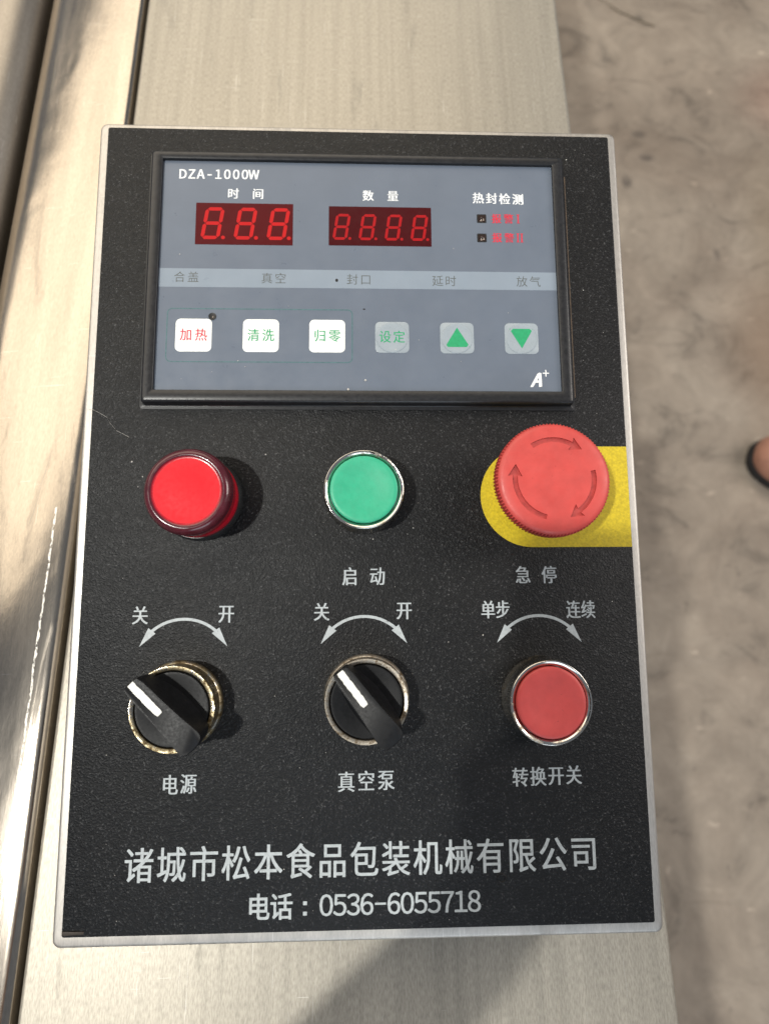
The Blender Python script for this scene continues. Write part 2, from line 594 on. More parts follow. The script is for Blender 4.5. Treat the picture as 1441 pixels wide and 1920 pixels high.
rail = bpy.data.objects.new('steel_rail', None)
COL.objects.link(rail)
rail.location = (-0.17, 0, -0.85)
tag(rail, 'shiny steel rail with a scored line, left of the gap beside the worktop', 'steel rail')
ups = Matrix.Translation((0.17, 0, 0.85))
bm = bmesh.new()
prof = [(-0.2060, -0.06), (-0.2060, -0.0135)] + arc(-0.2045, -0.012, 0.0015, 180, 120, 3) + \
    [(-0.1945, -0.0072), (-0.1465, 0.0002)] + arc(-0.1455, -0.0045, 0.0046, 88, 5, 10) + [(-0.1409, -0.06)]
extrude_profile(bm, prof, -0.9, 1.4)
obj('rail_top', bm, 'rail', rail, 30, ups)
bm = bmesh.new()
box(bm, -0.2040, -0.88, -0.848, -0.1430, 1.38, -0.0602)
obj('rail_body', bm, 'dark_metal', rail, 0, ups)

lid = bpy.data.objects.new('steel_cover', None)
COL.objects.link(lid)
lid.location = (-0.33, 0, -0.85)
tag(lid, 'dull steel cover with a rounded edge behind the dark gap in the top left corner', 'steel cover')
ups = Matrix.Translation((0.33, 0, 0.85))
bm = bmesh.new()
prof = [(-0.62, -0.05), (-0.62, -0.004), (-0.2360, -0.002)] + arc(-0.2330, -0.0215, 0.0195, 85, 5, 10) + [(-0.2130, -0.05)]
extrude_profile(bm, prof, -0.9, 1.4)
obj('cover_top', bm, 'cover', lid, 40, ups)
bm = bmesh.new()
box(bm, -0.60, -0.88, -0.848, -0.2200, 1.38, -0.0502)
obj('cover_body', bm, 'dark_metal', lid, 0, ups)

# ------------------------------------------------------------------ control box
TILT = R(8.4)
HP = 0.3184
MP = Matrix.Translation((0, 0, 0.040 + HP / 2 * math.sin(TILT))) @ Matrix.Rotation(TILT, 4, 'X')
MM = MP @ Matrix.Scale(0.001, 4)          # parts of the box are modelled in millimetres of its sloping face
box_root = bpy.data.objects.new('control_box', None)
COL.objects.link(box_root)
tag(box_root, 'steel control box with black face, red displays, buttons and rotary switches', 'control box')


def part(name, bm, mats, parent=None, smooth=40, label=None):
    """A direct part of the box, or a sub-part (identity below a part)."""
    o = obj(name, bm, mats, parent or box_root, smooth, None if parent else MM)
    if label:
        o['label'] = label
    return o


# housing: folded steel with a rounded lip; walls drop plumb to the worktop
bm = bmesh.new()
X0, X1, Y0, Y1 = -111.3, 110.9, -163.4, 161.7
inv = MM.inverted()
loops = []
for ins, z in ((4.4, -0.02), (1.4, 0.0), (0.8, -0.12), (0.4, -0.4), (0.1, -0.9), (0.0, -1.5), (0.0, -3.2)):
    loops.append([(x, y, z) for x, y in rrect(X0 + ins, Y0 + ins, X1 - ins, Y1 - ins, max(0.6, 3.0 - ins * 0.6), 5)])
foot = []
for p in loops[-1]:
    w = MM @ Vector(p)
    w.z = 0.0006
    foot.append(tuple(inv @ w))
loops.append(foot)
L = loft(bm, list(reversed(loops)), True, True)
bmesh.ops.recalc_face_normals(bm, faces=bm.faces[:])
part('housing', bm, 'rim', None, 50)

# face sheet
bm = bmesh.new()
slab(bm, rrect(-107.6, -159.3, 107.4, 159.2, 0.8, 3), 0.0, 0.42, 0.12)
sheet = part('face_sheet', bm, 'film', None, 30)
ZS = 0.46

# yellow patch under the emergency stop
bm = bmesh.new()
pts = [(107.3, -20.4), (107.3, 20.5)] + [(67.5 + 20.45 * math.cos(R(a)), 0.05 + 20.45 * math.sin(R(a))) for a in range(90, 271, 6)]
flat(bm, pts, ZS)
part('warning_patch', bm, 'yellow', sheet, 0, 'yellow patch with one round end under the red mushroom button')

# writing on the sheet: every caption is a print of its own
def caption(text, x0, x1, y0, y1, sx, sy, heavy=0.28, bold=0.0, offset=0.0, z=None, parent=None, mat='print', conv=None, latin=False):
    bm = bmesh.new()
    ch = spread(text, x0, x1, y0, y1)
    if conv:
        ch = [(c, *conv(x, y)) for c, x, y in ch]
    write(bm, ch, ZS if z is None else z, sx, sy, 0, offset, heavy, bold, latin)
    return part('lettering', bm, mat, parent or sheet, 0)


for a in (('启动', -5.0, 5.7, -31.5, -31.5, 6.2, 7.6), ('急停', 63.0, 73.4, -31.3, -31.3, 6.2, 7.4),
          ('关', -85.0, -85.0, -45.9, -45.9, 6.3, 7.4), ('开', -52.4, -52.4, -45.5, -45.5, 6.3, 7.4),
          ('关', -15.9, -15.9, -45.1, -45.1, 6.3, 7.4), ('开', 16.0, 16.0, -44.8, -44.8, 6.3, 7.4),
          ('单步', 48.8, 54.6, -44.7, -44.7, 5.8, 7.4), ('连续', 82.4, 88.3, -44.9, -44.9, 5.8, 7.4),
          ('电源', -71.4, -64.6, -107.9, -107.6, 6.2, 7.6), ('真空泵', -6.3, 8.6, -107.9, -107.5, 6.6, 7.8),
          ('转换开关', 59.2, 79.6, -107.3, -106.8, 6.3, 7.4)):
    caption(*a)
caption('诸城市松本食品包装机械有限公司', -81.4, 82.1, -135.6, -134.7, 10.9, 12.9, heavy=0.28, bold=0.12)
bm = bmesh.new()
write(bm, spread('电话', -38.0, -29.7, -150.6), ZS, 8.4, 9.6, 0, 0.0, 0.34, 0.22)
flat(bm, [(-21.9, -150.4), (-20.5, -150.4), (-20.5, -149.1), (-21.9, -149.1)], ZS)
flat(bm, [(-21.9, -153.9), (-20.5, -153.9), (-20.5, -152.6), (-21.9, -152.6)], ZS)
write(bm, spread('０５３６　６０５５７１８', -13.5, 40.6, -150.6, -150.4), ZS, 8.7, 9.7, 0, 0.0, 0.22, 0.12, latin=True)
flat(bm, [(4.2, -150.9), (8.2, -150.9), (8.2, -150.15), (4.2, -150.15)], ZS)
part('lettering', bm, 'print', sheet, 0)

# two-headed arc arrows
for ax, ay in ((-68.3, -47.5), (0.45, -47.0), (68.5, -47.2)):
    bm = bmesh.new()
    w, h = 16.6, 10.3
    rr = (w * w + h * h) / (2 * h)
    th = math.asin(w / rr)
    inner, outer = [], []
    n = 28
    t1 = th * 0.74
    for i in range(n + 1):
        a = -t1 + 2 * t1 * i / n
        wd = 0.55
        inner.append((ax + (rr - wd) * math.sin(a), ay - rr + (rr - wd) * math.cos(a)))
        outer.append((ax + (rr + wd) * math.sin(a), ay - rr + (rr + wd) * math.cos(a)))
    for i in range(n):
        flat(bm, [inner[i], inner[i + 1], outer[i + 1], outer[i]], ZS)
    for s in (-1, 1):
        a = s * th * 0.66
        pc = Vector((ax + rr * math.sin(a), ay - rr + rr * math.cos(a)))
        tip = Vector((ax + s * w, ay - h))
        dirv = (tip - pc).normalized()
        nv = Vector((-dirv.y, dirv.x))
        flat(bm, [tuple(pc + nv * 1.75 - dirv * 0.6), tuple(pc - nv * 1.75 - dirv * 0.6), tuple(tip)], ZS + 0.012)
    part('arc_arrow', bm, 'print', sheet, 0)

# peeled lower left corner and a small dent in the film
bm = bmesh.new()
slab(bm, [(-107.5, -158.6), (-99.8, -158.3), (-99.6, -157.4), (-107.5, -157.2)], ZS, 0.75, 0.1)
part('peeled_corner', bm, 'slit', sheet, 30)
bm = bmesh.new()
lathe(bm, [(1.1, ZS), (1.35, ZS + 0.22), (1.7, ZS + 0.18), (1.95, ZS)], 50.9, -142.9, 32)
part('dent', bm, 'film', sheet, 40)

# ---- display module: bezel frame with the membrane set into it
K = 0.985


def dm(x, y):
    return K * x, K * y - 0.58


BX0, BX1, BY0, BY1 = -87.3, 85.3, 37.0, 145.6
SX0, SX1, SY0, SY1 = -82.6, 80.6, 42.2, 141.8
bm = bmesh.new()
outer = [(0.9, ZS, 0.0), (0.9, 1.0, 0.0)]
loops = []
for ins, z, rad in ((-1.6, 0.44, 1.2), (-1.6, 0.9, 1.2), (-0.3, 1.0, 1.0), (0.0, 1.3, 1.0), (0.0, 4.2, 1.0), (0.5, 5.0, 1.0), (1.1, 5.25, 1.0)):
    loops.append([(x, y, z) for x, y in rrect(BX0 + ins, BY0 + ins, BX1 - ins, BY1 - ins, rad, 3)])
for g, z in ((0.45, 5.2), (0.1, 4.9), (0.0, 3.2)):
    loops.append([(x, y, z) for x, y in rrect(SX0 - g, SY0 - g, SX1 + g, SY1 + g, 0.4, 3)])
loft(bm, loops, True, False)
bmesh.ops.recalc_face_normals(bm, faces=bm.faces[:])
module = part('display_module', bm, 'bezel', None, 35, 'black framed display panel with slate blue membrane')
ZM = 3.6
bm = bmesh.new()
flat(bm, rrect(SX0 - 0.02, SY0 - 0.02, SX1 + 0.02, SY1 + 0.02, 0.4, 3), ZM, 0)
x0, y0 = dm(-83.6, 87.75)
x1, y1 = dm(82, 95.95)
flat(bm, [(SX0 + 0.01, y0), (SX1 - 0.01, y0 + 0.2), (SX1 - 0.01, y1), (SX0 + 0.01, y1)], ZM + 0.03, 1)
membrane = part('membrane', bm, ['membrane', 'band'], module, 0, 'slate blue membrane with a paler blue band')

SEG = {}


def seven(bm, x0, y0, w, h, t, sl, z, mat):
    """One seven-segment eight with its point; x0, y0 lower left."""
    g = t * 0.10
    def P(x, y):
        return (x0 + x + sl * y, y0 + y)
    def hor(y):
        flat(bm, [P(t * .5 + g, y), P(t + g, y + t / 2), P(w - t - g, y + t / 2), P(w - t * .5 - g, y), P(w - t - g, y - t / 2), P(t + g, y - t / 2)], z, mat)
    def ver(x, ya, yb):
        flat(bm, [P(x, ya + g), P(x + t / 2, ya + t / 2 + g), P(x + t / 2, yb - t / 2 - g), P(x, yb - g), P(x - t / 2, yb - t / 2 - g), P(x - t / 2, ya + t / 2 + g)], z, mat)
    a, b, c = t / 2, h / 2, h - t / 2
    hor(a), hor(b), hor(c)
    ver(t / 2, a, b), ver(w - t / 2, a, b), ver(t / 2, b, c), ver(w - t / 2, b, c)
    cx, cy = x0 + w + t * 1.05, y0 + t * 0.55
    flat(bm, [(cx + t * .55 * math.cos(R(q)), cy + t * .55 * math.sin(R(q))) for q in range(0, 360, 30)], z, mat)


for (ax0, ay0, ax1, ay1, n, dw, dh, dt, first, step, base, mats, lab) in (
        (-69.6, 106.7, -29.1, 125.4, 3, 7.8, 14.2, 1.5, -67.6, 13.7, 109.0, ['disp_a', 'seg_a'], 'bright red display of three figure eights with points'),
        (-14.0, 107.0, 29.3, 124.7, 4, 6.1, 11.6, 1.15, -12.6, 10.95, 109.5, ['disp_b', 'seg_b'], 'dimmer red display of four figure eights with points')):
    bm = bmesh.new()
    p0, p1 = dm(ax0, ay0), dm(ax1, ay1)
    slab(bm, [p0, (p1[0], p0[1]), p1, (p0[0], p1[1])], ZM + 0.01, ZM + 0.10, 0, 0)
    for i in range(n):
        q = dm(first + i * step, base)
        seven(bm, q[0], q[1], dw, dh, dt, 0.15, ZM + 0.125, 1)
    part('digit_display', bm, mats, module, 0, lab)

for i, (kx, ky, kind, lab) in enumerate((
        (-68.8, 66.9, 'key_white', 'white key with red characters'), (-41.5, 66.9, 'key_white', 'white key with green characters'),
        (-14.4, 66.9, 'key_white', 'white key with green characters'), (12.3, 66.6, 'key_clear', 'grey key with green characters'),
        (39.2, 66.5, 'key_clear', 'grey key with green up triangle'), (66.1, 66.5, 'key_clear', 'grey key with green down triangle'))):
    cx, cy = dm(kx, ky)
    bm = bmesh.new()
    w, h = (7.25, 6.95) if kind == 'key_white' else (6.9, 6.6)
    slab(bm, rrect(cx - w, cy - h, cx + w, cy + h, 2.0, 5), ZM + 0.01, ZM + 0.14, 0.08, 0)
    if kind == 'key_clear':
        lathe(bm, [(6.5, ZM + 0.142), (6.25, ZM + 0.34), (5.7, ZM + 0.42), (5.2, ZM + 0.34), (0, ZM + 0.32)], cx, cy - 0.1, 48)
        zt = ZM + 0.37
    else:
        zt = ZM + 0.18
    if i < 4:
        s = ('加热', '清洗', '归零', '设定')[i]
        dxs = (3.0, 2.95, 2.95, 2.85)[i]
        write(bm, spread(s, cx - dxs, cx + dxs, cy + 0.2), zt, 5.0, 5.5, 1, heavy=0.10)
    elif i == 4:
        flat(bm, [(cx - 5.0, cy - 3.9), (cx + 5.2, cy - 3.9), (cx, cy + 4.4)], zt, 1)
    else:
        flat(bm, [(cx - 5.0, cy + 4.1), (cx + 4.8, cy + 4.1), (cx, cy - 4.3)], zt, 1)
    o = part('key', bm, [kind, 'red_ink' if i == 0 else 'green_ink'], module, 30, lab)

# small lamp windows
for lx, ly in ((50.9, 120.1), (50.8, 111.3)):
    cx, cy = dm(lx, ly)
    bm = bmesh.new()
    flat(bm, rrect(cx - 2.0, cy - 1.95, cx + 2.0, cy + 1.95, 0.4, 3), ZM + 0.05, 0)
    flat(bm, rrect(cx - 1.55, cy - 1.5, cx + 1.55, cy + 1.5, 0.3, 3), ZM + 0.08, 1)
    lathe(bm, [(0.75, ZM + 0.085), (0.55, ZM + 0.3), (0, ZM + 0.4)], cx + 0.1, cy + 0.1, 20, 1)
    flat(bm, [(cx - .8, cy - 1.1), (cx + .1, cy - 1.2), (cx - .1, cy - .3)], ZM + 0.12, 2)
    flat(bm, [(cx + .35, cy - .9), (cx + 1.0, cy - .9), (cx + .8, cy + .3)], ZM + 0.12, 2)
    part('indicator_light', bm, ['led_frame', 'led_hole', 'led_glint'], module, 40)
cx, cy = dm(-61.4, 75.0)
bm = bmesh.new()
lathe(bm, [(1.55, ZM + 0.15), (1.5, ZM + 0.3), (0.95, ZM + 0.2), (0, ZM + 0.22)], cx, cy, 28, 0)
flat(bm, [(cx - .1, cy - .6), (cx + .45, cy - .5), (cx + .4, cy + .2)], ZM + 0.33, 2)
part('indicator_light', bm, ['led_frame', 'led_hole', 'led_glint'], module, 40, 'round dark indicator light at corner of first white key')

# membrane writing
ZL = ZM + 0.06


def mcap(text, x0, x1, y0, y1, sx, sy, heavy, mat='white', offset=0.0, bold=0.0, latin=False):
    return caption(text, x0, x1, y0, y1, sx, sy, heavy, bold, offset, ZL, module, mat, dm, latin)


mcap('ＤＺＡ‐１０００Ｗ', -75.6, -45.9, 138.5, 138.7, 4.6, 5.6, 0.30, bold=0.16, latin=True)
mcap('时间', -54.3, -43.9, 129.9, 129.9, 4.9, 5.1, 0.24)
mcap('数量', 2.6, 13.1, 129.9, 129.9, 4.9, 5.1, 0.24)
mcap('热封检测', 49.7, 66.8, 129.6, 129.3, 5.0, 5.3, 0.26)
for yy, bars in ((120.2, (66.6,)), (111.5, (66.2, 67.9))):
    bm = bmesh.new()
    write(bm, [(c, *dm(x, y)) for c, x, y in spread('报警', 57.3, 62.5, yy)], ZL, 4.2, 4.5, 0, 0.0, 0.28)
    for bx in bars:
        cx, cy = dm(bx, yy)
        flat(bm, [(cx - .3, cy - 2), (cx + .3, cy - 2), (cx + .3, cy + 2), (cx - .3, cy + 2)], ZL)
        for q in (-2, 1.75):
            flat(bm, [(cx - .6, cy + q), (cx + .6, cy + q), (cx + .6, cy + q + .25), (cx - .6, cy + q + .25)], ZL + 0.01)
    part('lettering', bm, 'red_ink', module, 0)
for t, x0, x1, yy in (('合盖', -75.3, -69.8, 92.2), ('真空', -39.5, -33.9, 92.0), ('封口', -4.1, 1.5, 91.9), ('延时', 31.6, 37.1, 91.7), ('放气', 67.2, 72.8, 91.8)):
    mcap(t, x0, x1, yy, yy, 4.9, 5.0, 0.0, 'grey_ink', -0.006)
for mx, my, kx, ky in ((-10.6, 91.4, .6, .7), (0.8, 78.8, .5, .3)):
    cx, cy = dm(mx, my)
    bm = bmesh.new()
    flat(bm, [(cx + kx * math.cos(R(q)), cy + ky * math.sin(R(q))) for q in range(0, 360, 30)], ZL)
    part('ink_dot', bm, 'led_frame', module, 0)
bm = bmesh.new()
# the A plus mark in the lower right corner
cx, cy = dm(71.7, 48.6)
flat(bm, [(cx - 2.7, cy - 2.9), (cx - 1.5, cy - 2.9), (cx + 2.1, cy + 3.0), (cx + 1.2, cy + 3.2), (cx + 0.4, cy + 2.6)], ZL, 0)
flat(bm, [(cx + 0.9, cy + 2.9), (cx + 2.1, cy + 3.0), (cx + 2.2, cy - 2.7), (cx + 0.9, cy - 2.9)], ZL + .012, 0)
flat(bm, [(cx - 1.3, cy - 1.1), (cx - 0.8, cy - 0.1), (cx + 1.6, cy - 0.1), (cx + 1.6, cy - 1.1)], ZL + .024, 0)
cx, cy = dm(75.7, 51.6)
flat(bm, [(cx - 1.3, cy - .22), (cx + 1.3, cy - .22), (cx + 1.3, cy + .22), (cx - 1.3, cy + .22)], ZL, 0)
flat(bm, [(cx - .22, cy - 1.4), (cx + .22, cy - 1.4), (cx + .22, cy + 1.4), (cx - .22, cy + 1.4)], ZL + .012, 0)
part('logo', bm, 'white', module, 0)
# green outline round the first three keys
bm = bmesh.new()
p0, p1 = dm(-79.9, 55.4), dm(-3.9, 78.6)
A = rrect(p0[0], p0[1], p1[0], p1[1], 2.2, 6)
B = rrect(p0[0] + .45, p0[1] + .45, p1[0] - .45, p1[1] - .45, 1.8, 6)
for i in range(len(A)):
    k = (i + 1) % len(A)
    flat(bm, [A[i], A[k], B[k], B[i]], ZM + 0.04)
part('outline', bm, 'green_line', module, 0)

# brown sealant line along the right and lower right edge of the bezel
bm = bmesh.new()
box(bm, BX1 + 1.7, BY0 + 4, 0.43, BX1 + 2.1, BY1 - 6, 0.75)
part('sealant_line', bm, 'seam', module, 0)

# ---- red pilot lamp
bm = bmesh.new()
LX, LY = -63.4, -1.0
lathe(bm, [(0, 0.4), (16.4, 0.4), (16.6, 1.0), (16.5, 4.6), (15.9, 5.4), (14.0, 5.5)], LX, LY, 96)
lamp = part('pilot_lamp', bm, 'collar', None, 40, 'red pilot lamp at the left end of the button row')
bm = bmesh.new()
lathe(bm, [(14.6, 5.3), (15.7, 5.6), (15.9, 11.0), (15.5, 11.6), (15.9, 12.2), (16.1, 17.0), (15.9, 18.7), (15.2, 20.1), (14.2, 20.9),
           (13.2, 21.0), (12.8, 20.8), (12.4, 20.65), (11.9, 20.6), (6.0, 20.8), (0, 20.9)], LX, LY, 96,
      mats=[2, 2, 2, 2, 2, 1, 1, 1, 1, 1, 4, 3, 0, 0, 0])
part('lens', bm, ['lens_face', 'lens_rim', 'lens_side', 'lens_edge', 'lens_fade'], lamp, 60)


# ---- push buttons
def button(cx, cy, capmat, ringmat, label, concave):
    bm = bmesh.new()
    lathe(bm, [(0, 0.4), (15.7, 0.4), (15.9, 0.8), (15.8, 2.4), (15.2, 3.2), (15.0, 9.0), (15.25, 11.6), (15.2, 12.4), (14.9, 12.75), (14.65, 12.75), (13.4, 11.9), (13.25, 11.6), (13.2, 7.0), (0, 7.0)], cx, cy, 96)
    b = part('push_button', bm, ringmat, None, 50, label)
    bm = bmesh.new()
    lathe(bm, [(12.9, 7.1), (12.9, 12.2), (12.75, 12.7), (12.3, 12.95), (11.2, 12.9), (8.6, 12.72 if concave else 12.9), (6.2, 12.3 if concave else 12.8), (3, 12.15 if concave else 12.75), (0, 12.1 if concave else 12.75)], cx, cy, 96)
    part('cap', bm, capmat, b, 60)


button(0.5, 0.9, 'green_cap', 'chrome', 'green push button in a chrome ring', True)
button(68.6, -78.2, 'red_cap', 'chrome', 'red push button in a chrome ring', True)

# ---- emergency stop
EX, EY = 68.8, 2.2
bm = bmesh.new()
lathe(bm, [(0, 0.47), (15.2, 0.47), (15.2, 3.0), (13.8, 4.0), (13.4, 14.0), (0, 14.0)], EX, EY, 72)
estop = part('emergency_stop', bm, 'yellow', None, 40, 'red mushroom emergency stop on the yellow patch')
bm = bmesh.new()
N = 416


def knurl(i, j):
    return (0.36 if i % 4 < 2 else -0.30) if 4 <= j <= 6 else 0.0


lathe(bm, [(0, 12.0), (12.0, 12.2), (17.5, 15.0), (19.9, 18.6), (20.3, 19.6), (20.5, 21.0), (20.5, 25.0), (20.2, 25.9), (19.6, 26.5), (18.6, 26.85), (16.5, 27.1), (12.0, 27.3), (6.0, 27.4), (0, 27.4)], EX, EY, N, wob=knurl)
cap = part('mushroom_cap', bm, ['estop', 'estop_dark'], estop, 50)


def arrow_cutter(a_tail, a_head):
    """Clockwise curved arrow from angle a_tail to a_head (degrees, falling), as an outline."""
    ri, ro = 13.4, 15.2
    tip = a_head
    base = a_head + 16
    n = 14
    outl = [(ro * math.cos(R(a_tail + (base - a_tail) * i / n)), ro * math.sin(R(a_tail + (base - a_tail) * i / n))) for i in range(n + 1)]
    outl.append((16.9 * math.cos(R(base + 1.5)), 16.9 * math.sin(R(base + 1.5))))
    outl.append((14.9 * math.cos(R(tip)), 14.9 * math.sin(R(tip))))
    outl.append((11.7 * math.cos(R(base + 1.5)), 11.7 * math.sin(R(base + 1.5))))
    outl += [(ri * math.cos(R(base + (a_tail - base) * i / n)), ri * math.sin(R(base + (a_tail - base) * i / n))) for i in range(n + 1)]
    return outl


bm = bmesh.new()
for at, ah in ((123, 46), (12, -70), (-104, -201)):
    o2 = arrow_cutter(at, ah)
    lo = [(EX + x, EY + y, 26.2) for x, y in o2]
    hi = [(EX + x, EY + y, 30.0) for x, y in o2]
    loft(bm, [list(reversed(lo)), list(reversed(hi))], True, True)
bmesh.ops.recalc_face_normals(bm, faces=bm.faces[:])
cut_me = bpy.data.meshes.new('cutter')
bm.to_mesh(cut_me)
bm.free()
cut_me.materials.append(M['estop_dark'].m)
cut = bpy.data.objects.new('cutter', cut_me)
COL.objects.link(cut)
cut.parent = estop
md = cap.modifiers.new('cut', 'BOOLEAN')
md.operation = 'DIFFERENCE'
md.solver = 'EXACT'
md.object = cut
try:
    md.material_mode = 'TRANSFER'
except Exception:
    pass
bpy.context.view_layer.update()
new_me = bpy.data.meshes.new_from_object(cap.evaluated_get(bpy.context.evaluated_depsgraph_get()))
cap.modifiers.clear()
cap.data = new_me
new_me.name = 'mushroom_cap'
bpy.data.objects.remove(cut)
for p in new_me.polygons:
    p.use_smooth = True
new_me.set_sharp_from_angle(angle=R(35))


# ---- rotary selector switches
def selector(cx, cy, ang, ringmat, label, rz):
    bm = bmesh.new()
    lathe(bm, [(0, 0.4), (16.0, 0.4), (16.2, 0.9), (16.1, 2.6), (15.3, 3.2), (15.1, rz - 2.4), (15.5, rz - 0.9), (15.45, rz - 0.3), (15.2, rz), (13.9, rz - 0.02), (13.65, rz - 0.3), (13.6, 6.0), (0, 6.0)], cx, cy, 96)
    sw = part('selector_switch', bm, ringmat, None, 50, label)
    bm = bmesh.new()
    # turning disc, hollowed either side of the grip
    lathe(bm, [(13.3, 6.1), (13.3, rz - 0.6), (13.0, rz - 0.15), (12.2, rz - 0.1), (8.0, rz - 1.3), (0, rz - 1.6)], cx, cy, 96)
    # grip: a waisted bar with sloping flanks
    half = [(x, y * 1.07) for x, y in [(-15.7, 1.7), (-15.3, 2.5), (-12.5, 2.95), (-8.0, 3.05), (-2.0, 3.1), (4.0, 3.4), (10.0, 3.9), (12.8, 4.15), (14.3, 4.0), (15.3, 3.4), (15.8, 2.5), (16.0, 1.4)]]
    top = half + [(x, -y) for x, y in reversed(half)]
    ca, sa = math.cos(R(ang)), math.sin(R(ang))

    def lvl(z, grow, sq=1.0):
        out = []
        for x, y in top:
            yy = y + math.copysign(grow, y) * (1 - 0.55 * abs(x) / 16)
            xx = x * sq
            out.append((cx + xx * ca - yy * sa, cy + xx * sa + yy * ca, z))
        return out
    loops = [lvl(rz - 1.4, 3.2, 0.84), lvl(rz + 1.0, 1.9, 0.95), lvl(rz + 4.0, 1.0, 0.985), lvl(rz + 7.5, 0.45), lvl(rz + 10.4, 0.2), lvl(rz + 11.2, 0.0, 0.995), lvl(rz + 11.5, -0.4, 0.975)]
    loft(bm, list(loops), True, True)
    bmesh.ops.recalc_face_normals(bm, faces=bm.faces[:])
    kn = part('knob', bm, 'knob', sw, 45)
    bm = bmesh.new()
    rnd = random.Random(int(cx))
    a, b = [], []
    for i in range(15):
        x = -15.2 + 14.6 * i / 14
        wj = 1.25 + rnd.uniform(-0.13, 0.13)
        if i == 14:
            wj *= 0.75
        a.append((x, wj))
        b.append((x, -1.25 + rnd.uniform(-0.13, 0.13) if i < 14 else -0.9))
    pts = a + list(reversed(b))
    pts = [(cx + x * ca - y * sa, cy + x * sa + y * ca) for x, y in pts]
    zt = rz + 11.5
    loft(bm, [[(x, y, zt - 0.05) for x, y in pts], [(x, y, zt + 0.10) for x, y in pts]])
    # stroke runs over the rounded end of the grip
    e = [(-15.2, 1.2, zt + 0.10), (-15.2, -1.2, zt + 0.10), (-15.66, -1.1, zt - 1.4), (-15.66, 1.1, zt - 1.4)]
    bm.faces.new([bm.verts.new((cx + x * ca - y * sa, cy + x * sa + y * ca, z)) for x, y, z in e])
    bmesh.ops.recalc_face_normals(bm, faces=bm.faces[:])
    part('pointer_line', bm, 'pointer', sw, 0)


selector(-68.6, -79.0, -44, 'tarnish', 'black rotary switch in a badly tarnished ring', 11.3)
selector(1.3, -77.3, -52, 'dull_chrome', 'black rotary switch in a cleaner worn chrome ring', 10.5)

# ------------------------------------------------------------------ small loose things
rnd = random.Random(9)
bm = bmesh.new()


def speck(x, y, z, s):
    n = 5
    lo = [(x + s * rnd.uniform(.6, 1.2) * math.cos(6.283 * i / n), y + s * rnd.uniform(.5, 1.1) * math.sin(6.283 * i / n), z) for i in range(n)]
    loft(bm, [lo, [(x + (p[0] - x) * .5, y + (p[1] - y) * .5, z + s * .7) for p in lo]])


for x, y, s in ((-91, 14, .45), (20, -12.6, .35), (-86.5, 112, .35), (-86.5, 8, .35), (-88, 4, .35), (-38.5, 17, .45), (46.5, -54.5, .35),
                (4, -17, .3), (98, -42, .28), (93, 88, .3), (88.6, 148, .3), (-44, 40, .3), (33, -57, .25), (-29, -138, .3), (-95, -97, .25), (-33.4, -76.5, .25)):
    speck(x, y, 0.43, s)
for i in range(150):
    x, y = rnd.uniform(-106, 106), rnd.uniform(-157, 157)
    if BX0 - 3 < x < BX1 + 3 and BY0 - 3 < y < BY1 + 3:
        continue
    if any((x - a) ** 2 + (y - b) ** 2 < 19.5 ** 2 for a, b in ((-64, 0), (0.5, 1), (68.5, 1.5), (-68.6, -79), (1.3, -77), (68.6, -78))):
        continue
    speck(x, y, 0.43, rnd.choice((.07, .09, .12, .16)))
for a, b, r0 in ((-63.4, -1, 16.8), (0.5, 0.9, 16.2), (-68.6, -79, 16.6), (1.3, -77.3, 16.6), (68.6, -78.2, 16.2)):
    for i in range(26):
        q, rr = rnd.uniform(0, 6.28), r0 + abs(rnd.gauss(0, 2.2))
        speck(a + rr * math.cos(q), b + rr * math.sin(q), 0.43, rnd.choice((.06, .08, .1, .13)))
for x, y, s in ((1.2, 46.8, .6), (-74.5, 100.0, .35), (-49.8, 54.6, .35), (-46.8, 52.2, .25), (-5.7, 42.9, .7), (9.0, 60.0, .3), (13.5, 59.8, .5), (38, 104, .2),
                (-30, 78, .2), (60, 76, .2), (40, 55, .18), (-72, 47, .2), (-60, 50, .2), (23, 64, .25)):
    speck(x, y, ZM + 0.05, s)
ds = obj('dust', bm, 'lint', None, 0, MM)
tag(ds, 'pale specks of dust and lint scattered over the black control face', 'dust', kind='stuff')


def tube(bm, pts, r, n=6):
    P = [Vector(p) for p in pts]
    rings = []
    for i, p in enumerate(P):
        t = (P[min(i + 1, len(P) - 1)] - P[max(i - 1, 0)]).normalized()
        u = t.orthogonal().normalized()
        v = t.cross(u)
        rings.append([p + (u * math.cos(6.2832 * k / n) + v * math.sin(6.2832 * k / n)) * r for k in range(n)])
    loft(bm, [[tuple(q) for q in rg] for rg in rings])
    bmesh.ops.recalc_face_normals(bm, faces=bm.faces[:])


bm = bmesh.new()
tube(bm, [(-110.2, 35.6, 0.1), (-107.5, 35.3, .5), (-104.5, 33.8, .55), (-101.5, 32.0, .55), (-100.2, 29.6, .55), (-97.5, 26.6, .55), (-92.5, 24.0, .5)], 0.045, 5)
hair = obj('hair', bm, 'lint', None, 60, MM)
tag(hair, 'fine pale hair lying across the left steel edge of the black face', 'hair')

# wire on the floor at the top edge
bm = bmesh.new()
tube(bm, [(0.45, 1.98, .003), (0.55, 1.74, .003), (0.60, 1.66, .003), (0.66, 1.60, .003), (0.72, 1.565, .003), (0.75, 1.55, .003)], 0.0016, 6)
wire = obj('wire', bm, 'cable', None, 60)
wire.location.z = -0.85
tag(wire, 'thin dull wire lying on the concrete floor near the top edge', 'wire')

# shoe whose toe enters the picture at the right edge
shoe = bpy.data.objects.new('shoe', None)
COL.objects.link(shoe)
shoe.location = (0.861, 0.342, -0.85)
shoe.rotation_euler = (0, 0, R(160))
tag(shoe, 'brown shoe with a black rubber sole standing on the floor', 'shoe')


